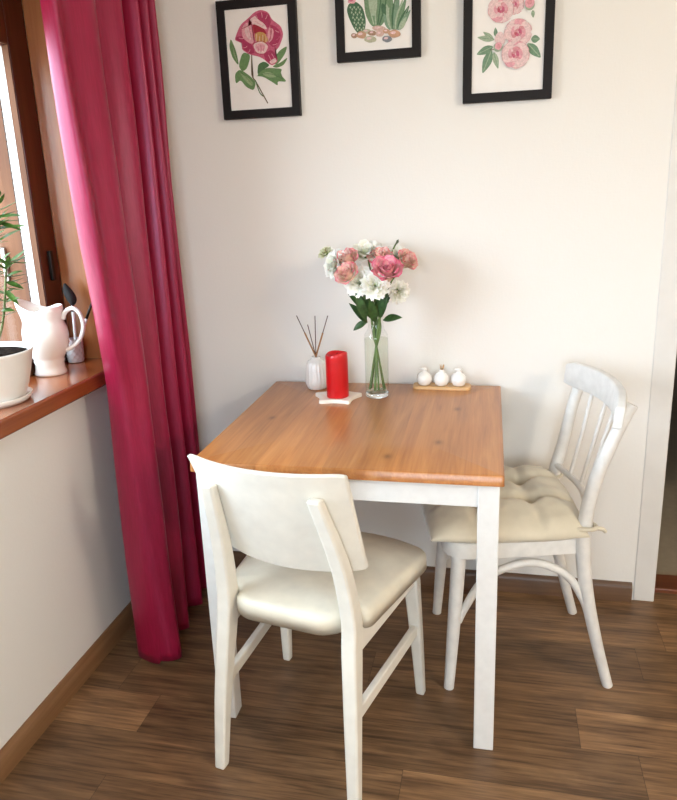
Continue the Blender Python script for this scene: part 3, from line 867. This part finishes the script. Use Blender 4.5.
picture(1.0674, 1.604, A, 'black-framed print of clustered pale pink roses, rightmost of the three pictures')

# ------------------------------------------------------------------ things on the table
TZ = .75
# vase
VX, VY = .822, -.178
def build_vase():
    t = thing('glass_vase', 'clear glass bottle vase holding the flowers on the table', 'vase', (VX, VY, TZ))
    out = [(.0345, .003), (.0365, .010), (.0365, .15), (.0365, .185), (.0345, .198), (.028, .208), (.0235, .216), (.0225, .235), (.0235, .262), (.0265, .270)]
    bm = BM(); lathe(bm, out, 40, cap=False); obj('glass_body', bm, M['glass'], t, smooth=True)
    obj('glass_base', lt([(.0, .0005), (.031, .0), (.035, .004), (.0355, .012), (.033, .016), (.02, .0145), (0.0005, .014)], 40), M['thick_glass'], t, smooth=True)
    obj('water', lt([(.0005, .0165), (.0335, .0175), (.0350, .03), (.0350, .183), (.0005, .183)], 40), M['water'], t, autosmooth=40)
build_vase()

def frame_from(axis):
    z = Vector(axis).normalized(); x = z.orthogonal().normalized(); y = z.cross(x)
    return Matrix((x, y, z)).transposed()
def bloom(bm, c, axis, rings, seed):
    """rings: (count, r_base, r_top, height, z0, half_angle, ruffle, curl)"""
    q = random.Random(seed); F = frame_from(axis); c = Vector(c)
    if not bm.verts.layers.float.get('tip'): bm.verts.layers.float.new('tip')
    for (cnt, rb, rt, h, z0, ha, ruf, curl) in rings:
        ph = q.random() * 6.28
        for k in range(cnt):
            a0 = ph + 2 * PI * k / cnt + q.uniform(-.15, .15); s1 = q.random() * 10; hh = h * q.uniform(.88, 1.1)
            def f(u, v, a0=a0, s1=s1, hh=hh):
                e = (2 * u - 1)
                w = (.55 + .45 * math.sin(PI * min(1, .1 + v * .6))) * (1.0 if v < .75 else 1 - .32 * ((v - .75) / .25) ** 2)
                th = a0 + e * ha * w
                r = rb + (rt - rb) * v ** 1.3 + curl * max(0, v - .6) ** 2 * 4
                r += ruf * math.sin(e * 7 + s1) * v * v
                z = z0 + hh * (v - .20 * e * e * v * v) - curl * max(0, v - .7) ** 2 * 3
                return c + F @ Vector((r * math.cos(th), r * math.sin(th), z))
            grid(bm, 6, 6, f, lambda u, v: v * (.75 + .25 * abs(2 * u - 1)) + (.12 if v > .9 else 0))
def rose_rings(r):
    h = r * 1.25
    return [(2, r * .06, r * .10, h * .94, 0, 2.0, .0, 0), (3, r * .12, r * .22, h * .98, 0, 1.5, .0006, 0), (4, r * .2, r * .38, h * 1.0, 0, 1.15, .001, 0), (4, r * .28, r * .55, h * .98, 0, 1.15, .001, r * .03),
            (5, r * .32, r * .74, h * .93, -.002, .95, .0015, r * .09), (5, r * .34, r * .92, h * .84, -.004, .95, .002, r * .16)]
def lisi_rings(r):
    h = r * 1.05
    return [(3, r * .04, r * .2, h * .8, 0, 1.3, .002, 0), (4, r * .06, r * .42, h * .88, 0, 1.1, .003, 0), (5, r * .12, r * .64, h * .88, 0, .95, .0035, r * .05), (6, r * .14, r * .84, h * .78, -.002, .85, .004, r * .12),
            (6, r * .14, r * 1.02, h * .58, -.004, .85, .005, r * .16)]
NECK = Vector((VX, VY, TZ + .24))
def flower(name, label, cat, c, r, kind, mat, tilt=(0, 0, 1), seed=0, group=None, leaves=()):
    """whole cut flower: bloom, stem, leaves. Root is at the stem's foot in the vase"""
    q = random.Random(seed + 50)
    c = Vector(c)
    na = q.random() * 6.28
    nk = NECK + Vector((math.cos(na) * .013, math.sin(na) * .013, 0))
    ft = Vector((VX - math.cos(na) * .024, VY - math.sin(na) * .024, TZ + .022 + .004 * q.random()))
    t = thing(name, label, cat, ft, 0, group)
    ax = Vector(tilt).normalized()
    base = c - ax * r * .5
    bm = BM()
    if kind == 'rose': bloom(bm, base, ax, rose_rings(r), seed)
    elif kind == 'lisi': bloom(bm, base, ax, lisi_rings(r), seed)
    else: bloom(bm, base, ax, [(3, r * .2, r * .25, r * 2.2, 0, 1.4, 0, -r * .05), (3, r * .25, r * .45, r * 2.0, 0, 1.2, .001, 0)], seed)
    # sepals cup
    bmesh.ops.translate(bm, verts=bm.verts, vec=-ft)
    obj('bloom', bm, mat, t, smooth=True)
    mid = nk * .45 + base * .55 + Vector((0, 0, .01)); mid.x = nk.x + (base.x - nk.x) * .42; mid.y = nk.y + (base.y - nk.y) * .42
    bm = BM()
    tube(bm, [ft - ft, (ft * .5 + nk * .5) - ft, nk - ft, mid - ft, base - ft], [.0028, .0028, .0027, .0024, .0024], n=8, sub=5)
    F = frame_from(ax)
    lathe_pts = [(.0022, -.006), (r * .22, -.001), (r * .26, .006)]
    rings = []
    for rr, z in lathe_pts:
        rings.append([(base - ft) + F @ Vector((rr * math.cos(2 * PI * k / 10), rr * math.sin(2 * PI * k / 10), z)) for k in range(10)])
    loft(bm, rings)
    sto = obj('stem', bm, M['stem'], t, smooth=True)
    for (a, b, w) in leaves:
        bm = BM(); A0 = Vector(a); B0 = Vector(b)
        leaf(bm, A0 - ft, B0 - ft, w, (0, -.6, .6), .12)
        obj('leaf', bm, M['leaf'], sto, smooth=True)
WL = lambda s: 'white lisianthus bloom ' + s
GW, GP = 'white flowers in the bouquet', 'pink roses in the bouquet'
tc = Vector((-.1, -.75, .65))
flower('white_flower', WL('at the very top of the bouquet'), 'flower', (.795, -.150, 1.197), .047, 'lisi', M['white_petal'], (0, -.45, .85), 1, GW, [((.80, -.185, 1.03), (.772, -.215, 1.10), .03), ((.81, -.2, 1.0), (.80, -.235, 1.09), .03)])
flower('white_flower', WL('leaning out at the left of the bouquet'), 'flower', (.700, -.185, 1.163), .041, 'lisi', M['white_petal'], (-.6, -.65, .4), 2, GW)
flower('white_flower', WL('low at the front, left of two side by side'), 'flower', (.783, -.232, 1.116), .042, 'lisi', M['white_petal'], (-.2, -.85, .4), 3, GW, [((.80, -.22, 1.0), (.775, -.245, 1.085), .032), ((.80, -.2, .985), (.750, -.225, 1.05), .028)])
flower('white_flower', WL('low at the front, right of two side by side'), 'flower', (.834, -.250, 1.106), .038, 'lisi', M['white_petal'], (.1, -.9, .35), 4, GW, [((.825, -.21, .99), (.82, -.25, 1.07), .03)])
flower('white_flower', WL('between the pink roses at the upper right'), 'flower', (.886, -.145, 1.180), .040, 'lisi', M['white_petal'], (.25, -.6, .7), 5, GW)
flower('white_flower', WL('drooping lowest at the right side'), 'flower', (.899, -.2, 1.076), .031, 'lisi', M['white_petal'], (.5, -.75, -.1), 6, GW, [((.845, -.18, .99), (.905, -.19, 1.0), .030), ((.84, -.2, 1.0), (.872, -.22, 1.075), .026)])
flower('flower_bud', 'pale greenish-white half-open bud at the far left of the bouquet', 'flower', (.664, -.15, 1.194), .021, 'lisi', M['pale_bud'], (-.4, -.5, .75), 7)
flower('pink_rose', 'pink-edged rose at the upper left, next to a white bloom', 'flower', (.742, -.185, 1.170), .040, 'rose', M['rose_petal'], (-.3, -.55, .75), 8, GP, [((.80, -.18, 1.02), (.742, -.19, 1.07), .032)])
flower('pink_rose', 'pink-edged rose tucked below another at the left of the bouquet', 'flower', (.752, -.232, 1.134), .038, 'rose', M['rose_petal'], (-.35, -.65, .65), 9, GP, [((.80, -.20, .99), (.757, -.205, .962), .026), ((.81, -.19, 1.0), (.785, -.21, 1.10), .03)])
flower('pink_rose', 'pale pink rose standing behind at the centre of the bouquet', 'flower', (.838, -.165, 1.172), .040, 'rose', M['rose_petal'], (.05, -.45, .88), 10, GP)
flower('pink_rose', 'large deep pink rose facing forward at the bouquet centre right', 'flower', (.868, -.232, 1.143), .046, 'rose', M['hot_petal'], (.1, -.6, .78), 11, GP, [((.835, -.19, 1.0), (.855, -.215, 1.09), .034), ((.83, -.17, 1.0), (.86, -.16, 1.08), .03)])
flower('pink_rose', 'salmon pink rose at the far right edge of the bouquet', 'flower', (.914, -.155, 1.164), .035, 'rose', M['rose_petal'], (.6, -.45, .65), 12, GP, [((.84, -.17, 1.02), (.88, -.2, 1.07), .028)])
flower('flower_bud', 'small dark closed bud sticking up at the bouquet top right', 'flower', (.882, -.14, 1.213), .0085, 'bud', M['bud'], (.5, -.1, .7), 13)

# candle and star dish
def build_star():
    cx, cy = .702, -.212
    t = BM(); outer, inner = .082, .052; pts = []
    for k in range(10):
        a = -PI / 2 + PI / 5 + 2 * PI * k / 10 + R(3)
        r = outer if k % 2 == 0 else inner
        pts.append((r * math.cos(a), r * math.sin(a), .012 if k % 2 == 0 else .02))
    o = round_poly(pts, .01, 4)
    slab(t, o, 0, .011, .004, -.003, 3, 4)
    ob = obj('star_dish', t, M['star'], autosmooth=50); ob.location = (cx, cy, TZ)
    tag(ob, 'cream star-shaped dish under the red candle', 'candle dish')
    c = thing('pillar_candle', 'thick red pillar candle standing on the star dish', 'candle', (cx + .003, cy - .006, TZ + .0085))
    H = .138
    prof = [(.0335, 0), (.0342, .004), (.0342, H * .9), (.0342, H - .010), (.0335, H - .003), (.031, H), (.0285, H - .002), (.027, H - .008), (.012, H - .012), (.0005, H - .0125)]
    bm = lt(prof, 40)
    for v in bm.verts:
        if v.co.z > H * .85: v.co.z += .004 * (v.co.x / .034) * ((v.co.z - H * .85) / (H * .15)) - .003 * math.sin(2 * math.atan2(v.co.y, v.co.x))
    wb = obj('wax_body', bm, M['candle'], c, smooth=True)
    obj('wick', tb([(0, 0, H - .014), (.001, 0, H - .006), (.003, .001, H - .001)], .0012, n=6), M['wick'], wb, smooth=True)
build_star()

# reed diffuser
RXc, RYc = .611, -.106
def build_diffuser():
    b = obj('diffuser_bottle', lt([(.027, 0), (.031, .003), (.0365, .020), (.037, .032), (.0345, .06), (.0315, .083), (.027, .092), (.018, .098), (.0145, .1), (.0145, .106), (.011, .106), (.010, .09), (.0005, .088)], 72,
                rfun=lambda r, z, a: r * (1 + (.045 if .006 < z < .09 and r > .026 else 0) * math.cos(18 * a))), M['ceramic'], smooth=True)
    b.location = (RXc, RYc, TZ)
    tag(b, 'small white ribbed ceramic diffuser bottle behind the red candle', 'diffuser')
    top = Vector((RXc, RYc, TZ + .106))
    for tip, lab in (((.553, -.106, .990), 'longest dark reed stick leaning left from the diffuser bottle'), ((.590, -.112, .962), 'shortest reed stick standing nearly upright in the diffuser bottle'),
                     ((.612, -.098, .988), 'thin upright reed stick right of the short one in the diffuser bottle'), ((.656, -.106, .990), 'reed stick leaning right from the diffuser bottle')):
        tp = Vector(tip); d = (tp - top); base = top - d.normalized() * .014
        st = thing('reed_stick', lab, 'reed stick', base, 0, 'reed sticks in the diffuser')
        thick = abs(d.x) > .03
        f = .62 if thick else .4
        m_ = base + (tp - base) * f
        obj('soaked_end', tb([(0, 0, 0), m_ - base], .0028 if thick else .0015, n=8), M['reed_l'] if thick else M['reed_d'], st, smooth=True)
        obj('dry_end', tb([m_ - base, tp - base], .0015, n=8), M['reed_d'], st, smooth=True)
build_diffuser()

# tray with three little pots
def build_tray():
    o = round_poly([(-.0925, -.027), (.0925, -.027), (.0925, .027), (-.0925, .027)], .02, 6)
    bm = BM(); slab(bm, o, 0, .010, .003, -.002, 3, 4)
    tr = obj('serving_tray', bm, M['bamboo'], autosmooth=50); tr.location = (1.013, -.066, TZ); tr.rotation_euler = (0, 0, -.01)
    tag(tr, 'narrow pale bamboo tray at the back edge of the table', 'tray')
    prof = [(.0005, 0), (.012, 0), (.019, .004), (.0238, .014), (.0245, .022), (.022, .033), (.015, .041), (.009, .044), (.0075, .047)]
    zt = TZ + .0078
    for i, (x, lab, nm, cat) in enumerate(((.957, 'round white porcelain shaker at the left end of the bamboo tray', 'salt_shaker', 'shaker'),
                                      (1.0115, 'round white porcelain pot full of toothpicks in the middle of the tray', 'toothpick_holder', 'toothpick holder'),
                                      (1.066, 'round white porcelain shaker at the right end of the bamboo tray', 'pepper_shaker', 'shaker'))):
        s = thing(nm, lab, cat, (x, -.066, zt), 0)
        if i == 1:
            obj('body', lt(prof + [(.0095, .053), (.0085, .053), (.006, .046), (.0005, .044)], 36), M['shaker'], s, smooth=True)
        else:
            obj('body', lt(prof + [(.0065, .049), (.0005, .049)], 36), M['shaker'], s, smooth=True)
            obj('lid', lt([(.0005, .0488), (.0065, .0488), (.010, .051), (.0105, .0535), (.006, .057), (.0005, .058)], 24), M['shaker'], s, smooth=True)
            bm = BM()
            tube(bm, [(-.007, 0, .053), (-.014, -.002, .054), (-.017, -.003, .057)], [.003, .0025, .002], n=8)
            obj('spout', bm, M['shaker'], s, smooth=True)
    q = random.Random(3)
    for k in range(10):
        a = q.random() * 6.28; rr = q.uniform(.001, .0045)
        b = Vector((1.0115 + rr * math.cos(a), -.066 + rr * math.sin(a), zt + .0455)); 
        tp = b + Vector((math.cos(a) * .008 * q.random(), math.sin(a) * .008 * q.random(), .020 + .004 * q.random()))
        o = obj('toothpick', tb([(0, 0, 0), (tp - b) * .7, tp - b], [.0011, .0011, .0004], n=6), M['pick'], smooth=True); o.location = b
        tag(o, 'thin wooden toothpick standing in the middle white pot on the tray', 'toothpick', 'toothpicks in the white pot')
build_tray()

# ------------------------------------------------------------------ things on the window sill
def build_jug():
    t = thing('milk_jug', 'white ceramic jug with curved spout and loop handle on the window sill', 'jug', (-.075, -.512, SZ), R(192))
    # local +x = spout direction
    prof = [(.0005, .002), (.040, 0), (.0445, .001), (.0445, .006), (.041, .014), (.0395, .032), (.0425, .040), (.041, .044), (.044, .050), (.054, .066), (.0605, .088), (.0625, .110), (.0615, .128), (.057, .142), (.0535, .152), (.0545, .166), (.057, .182), (.0565, .196),
            (.0540, .197), (.0530, .18), (.050, .15), (.05, .1), (.03, .05), (.0005, .045)]
    n = 56; bm = BM(); rings = []
    for r, z in prof:
        ring = []
        for k in range(n):
            a = 2 * PI * k / n
            f = max(0, math.cos(a)); h = max(0, (z - .135) / .062)
            sp = f ** 3.2
            rr = r + (+.015 * h ** 1.2 * sp if r > .04 and z > .12 else 0) - (.010 * h * (abs(math.sin(a)) ** 3) * (1 if r > .04 else 0))
            zz = z + (.021 * h * f ** 4 if z > .135 else 0) - (.010 * h * math.exp(-((abs((a + PI) % (2 * PI) - PI) - 1.5) / .5) ** 2) if z > .135 else 0)
            ring.append((rr * math.cos(a), rr * math.sin(a), zz))
        rings.append(ring)
    loft(bm, rings)
    obj('body', bm, M['ceramic'], t, smooth=True)
    bm = BM()
    tube(bm, [(-.056, 0, .158), (-.066, 0, .178), (-.088, 0, .187), (-.106, 0, .170), (-.111, 0, .135), (-.098, 0, .100), (-.075, 0, .078), (-.052, 0, .068)], [.007, .0065, .006, .006, .006, .006, .006, .007], n=12)
    obj('handle', bm, M['ceramic'], t, smooth=True)
build_jug()

def build_tumbler():
    cx, cy = -.082, -.372
    n = 48; bm = BM(); rings = []
    prof = [(.020, .001), (.023, 0), (.024, .004), (.0255, .03), (.0278, .072), (.0268, .0725), (.0245, .05), (.0225, .012), (.0005, .010)]
    for i, (r, z) in enumerate(prof):
        rings.append([((r * (1 + (.055 * math.cos(12 * (2 * PI * k / n) + z * 160) if 0 < i < 5 and z < .06 else 0))) * math.cos(2 * PI * k / n), r * (1 + (.055 * math.cos(12 * (2 * PI * k / n) - z * 160) if 0 < i < 5 and z < .06 else 0)) * math.sin(2 * PI * k / n), z) for k in range(n)])
    # more rows for the cut pattern
    P = []
    for k in range(15): z = .004 + .056 * k / 14; P.append((.0240 + .0030 * k / 14, z))
    rings = []
    full = [(.0005, .001), (.021, .0005), (.0235, .002)] + P + [(.0278, .072), (.0268, .0725), (.0245, .05), (.0225, .012), (.0005, .010)]
    for r, z in full:
        cut = .004 <= z <= .0605 and r > .0238
        rings.append([((r + (.0016 * math.cos(10 * 2 * PI * k / n) * math.cos(z * 330) if cut else 0)) * math.cos(2 * PI * k / n), (r + (.0016 * math.cos(10 * 2 * PI * k / n) * math.cos(z * 330) if cut else 0)) * math.sin(2 * PI * k / n), z) for k in range(n)])
    loft(bm, rings)
    o = obj('crystal_tumbler', bm, M['cut_glass'], autosmooth=25); o.location = (cx, cy, SZ)
    tag(o, 'small cut-crystal tumbler behind the jug at the end of the sill', 'glass')
    b = Vector((cx + .006, cy - .004, SZ + .0125))
    br = thing('makeup_brush', 'white-handled brush with black bristles standing in the crystal tumbler', 'brush', b)
    d = Vector((-.067, -.375, 1.066)) - b
    tipd = Vector((-.080, -.380, 1.135)) - b
    obj('handle', tb([(0, 0, 0), d * .9], [.0035, .0048], n=12), M['brush_white'], br, smooth=True)
    obj('ferrule', tb([d * .9, d * 1.03], [.005, .0055], n=12), M['chrome'], br, smooth=True)
    obj('bristles', tb([d * 1.02, d * 1.13, d + (tipd - d) * .7, tipd], [.0055, .014, .0125, .003], n=14, sub=5), M['bristle'], br, smooth=True)
    b = Vector((cx - .008, cy - .004, SZ + .0125))
    br = thing('eyeliner_brush', 'thin white-handled brush with dark tip leaning right in the crystal tumbler', 'brush', b)
    tp = Vector((.012, -.382, 1.094)) - b
    obj('handle', tb([(0, 0, 0), tp * .66], [.003, .0045], n=12), M['brush_white'], br, smooth=True)
    obj('ferrule', tb([tp * .66, tp * .88], [.0045, .0038], n=12), M['metal_dark'], br, smooth=True)
    obj('bristles', tb([tp * .88, tp * .94, tp], [.0035, .003, .0006], n=10), M['bristle'], br, smooth=True)
build_tumbler()

def build_plant():
    px, py = -.054, -.786
    t = thing('potted_plant', 'leafy green houseplant in a white pot on the window sill', 'potted plant', (px, py, SZ))
    obj('saucer', lt([(.0005, 0), (.082, 0), (.088, .006), (.0925, .017), (.091, .018), (.085, .010), (.078, .006), (.0005, .006)], 48), M['pot'], t, smooth=True)
    pt_ = obj('pot', lt([(.0005, .007), (.072, .007), (.078, .012), (.088, .04), (.0985, .080), (.106, .118), (.109, .125), (.110, .131), (.106, .131), (.103, .114), (.1, .11), (.0005, .11)], 72,
                  rfun=lambda r, z, a: r * (1 + (.006 * math.cos(28 * a + z * 120) if .02 < z < .125 and r > .07 else 0))), M['pot'], t, smooth=True)
    bm = BM()
    def sf(u, v):
        a = 2 * PI * u; r = .1005 * v
        return Vector((r * math.cos(a), r * math.sin(a), .119 + .006 * noise.noise(Vector((r * math.cos(a) * 60, r * math.sin(a) * 60, 2))) * (1 if v < .95 else 0)))
    grid(bm, 48, 14, sf); bmesh.ops.remove_doubles(bm, verts=bm.verts, dist=1e-5)
    obj('soil', bm, M['soil'], pt_, smooth=True)
    O = Vector((px, py, SZ))
    stems = [[(-.005, 0, .114), (.01, -.005, .24), (.045, .0, .36), (.085, .0, .44), (.10, .005, .50)], [(.012, .01, .114), (.055, .01, .2), (.085, .005, .3), (.092, .01, .345)],
             [(-.02, .005, .114), (-.03, .02, .26), (-.02, .03, .42), (-.03, .03, .52)], [(0, -.02, .114), (-.01, -.06, .24), (.0, -.08, .36), (.01, -.09, .44)]]
    q = random.Random(11)
    fol = BM()
    for s in stems:
        obj('stem', tb(s, [.0035] + [.0028] * (len(s) - 2) + [.0015], n=8), M['plant_stem'], t, smooth=True)
        P = catmull(s, 6)
        for i in range(6, len(P)):
            for k in range(2):
                a = q.random() * 6.28; L = q.uniform(.045, .075)
                d = Vector((math.cos(a), math.sin(a), q.uniform(-.1, .5))).normalized()
                if P[i].x + d.x * L > .175: continue
                leaf(fol, P[i], P[i] + d * L, q.uniform(.013, .018), (0, 0, 1), -.12 * q.random())
    # the leaves seen reaching into the picture
    for a, b in [((.095, .0, .45), (.155, .01, .452)), ((.085, .0, .44), (.148, .01, .418)), ((.07, 0, .42), (.165, .012, .428)), ((.07, .0, .385), (.155, .01, .424)), ((.06, 0, .40), (.12, .012, .47)), ((.05, 0, .38), (.13, 0, .455)),
                 ((.085, .005, .31), (.135, .01, .325)), ((.085, .005, .30), (.128, .01, .282)), ((.075, .005, .25), (.122, 0, .262)), ((.08, .005, .28), (.115, 0, .245)), ((.06, .005, .23), (.11, -.01, .232)), ((.08, 0, .34), (.115, 0, .37))]:
        leaf(fol, a, b, .015, (0, -.5, .8), .08)
    obj('foliage', fol, M['plant_leaf'], t, smooth=True)
build_plant()

# ------------------------------------------------------------------ light
w = bpy.data.worlds.new('World'); scene.world = w; w.use_nodes = True
nt = w.node_tree; nt.nodes.clear()
out = nt.nodes.new('ShaderNodeOutputWorld'); bg = nt.nodes.new('ShaderNodeBackground')
tcn = nt.nodes.new('ShaderNodeTexCoord'); sep = nt.nodes.new('ShaderNodeSeparateXYZ'); rp = nt.nodes.new('ShaderNodeValToRGB')
mpn = nt.nodes.new('ShaderNodeMapRange'); mpn.inputs[1].default_value = -1; mpn.inputs[2].default_value = 1
nt.links.new(tcn.outputs['Generated'], sep.inputs[0]); nt.links.new(sep.outputs[2], mpn.inputs[0]); nt.links.new(mpn.outputs[0], rp.inputs[0])
e = rp.color_ramp.elements
e[0].position = .45; e[0].color = (.36, .38, .37, 1)
e[1].position = .55; e[1].color = (.78, .89, 1.0, 1)
x = e.new(.85); x.color = (.74, .87, 1.0, 1)
nt.links.new(rp.outputs[0], bg.inputs[0]); bg.inputs[1].default_value = 17.5
nt.links.new(bg.outputs[0], out.inputs[0])
def light(name, typ, loc, energy, color, **k):
    l = bpy.data.lights.new(name, typ); l.energy = energy; l.color = color
    for a, b in k.items():
        if a == 'portal': l.cycles.is_portal = b
        else: setattr(l, a, b)
    o = bpy.data.objects.new(name, l); COL.objects.link(o); o.location = loc; return o
p = light('window_portal', 'AREA', (-.39, (WY0 + WY1) / 2, (SZ + HZ) / 2), 1, (1, 1, 1), shape='RECTANGLE', size=HZ - SZ + .1, size_y=WY1 - WY0, portal=True)
p.rotation_euler = (0, R(-90), 0)
p = light('window_portal', 'AREA', ((VX0 + VX1) / 2, RY - .09, (VZ0 + VZ1) / 2), 1, (1, 1, 1), shape='RECTANGLE', size=VX1 - VX0, size_y=VZ1 - VZ0, portal=True)  # portal for the added fill window
p.rotation_euler = (R(90), 0, 0)
light('ceiling_lamp', 'POINT', (3.8, -2.7, 2.3), 120, (1.0, .87, .69), shadow_soft_size=.13)

# ------------------------------------------------------------------ camera
cam = bpy.data.cameras.new('Camera'); co = bpy.data.objects.new('Camera', cam); COL.objects.link(co)
yaw, pitch, roll, F = .2267, -.2691, -.0381, 706.295
cx, cy = 337.739, 381.768
fw = Vector((-math.sin(yaw) * math.cos(pitch), math.cos(yaw) * math.cos(pitch), math.sin(pitch)))
rt = Vector((math.cos(yaw), math.sin(yaw), 0)); up = rt.cross(fw)
r2 = rt * math.cos(roll) + up * math.sin(roll); u2 = r2.cross(fw)
mt = Matrix((r2, u2, -fw)).transposed().to_4x4(); mt.translation = Vector((1.1773, -2.2606, 1.3826))
co.matrix_world = mt
cam.sensor_fit = 'HORIZONTAL'; cam.sensor_width = 36; cam.lens = F / 677 * 36
cam.shift_x = (338.5 - cx) / 677; cam.shift_y = (cy - 400) / 677
cam.clip_start = .01
scene.camera = co

vs = scene.view_settings
scene.display_settings.display_device = 'sRGB'
vs.view_transform = 'Standard'; vs.look = 'None'; vs.exposure = -.03; vs.gamma = 1; vs.use_curve_mapping = False
scene.cycles.use_denoising = True
scene.cycles.max_bounces = 12; scene.cycles.diffuse_bounces = 6; scene.cycles.transparent_max_bounces = 24
scene.cycles.sample_clamp_indirect = 8; scene.cycles.caustics_reflective = False; scene.cycles.caustics_refractive = False
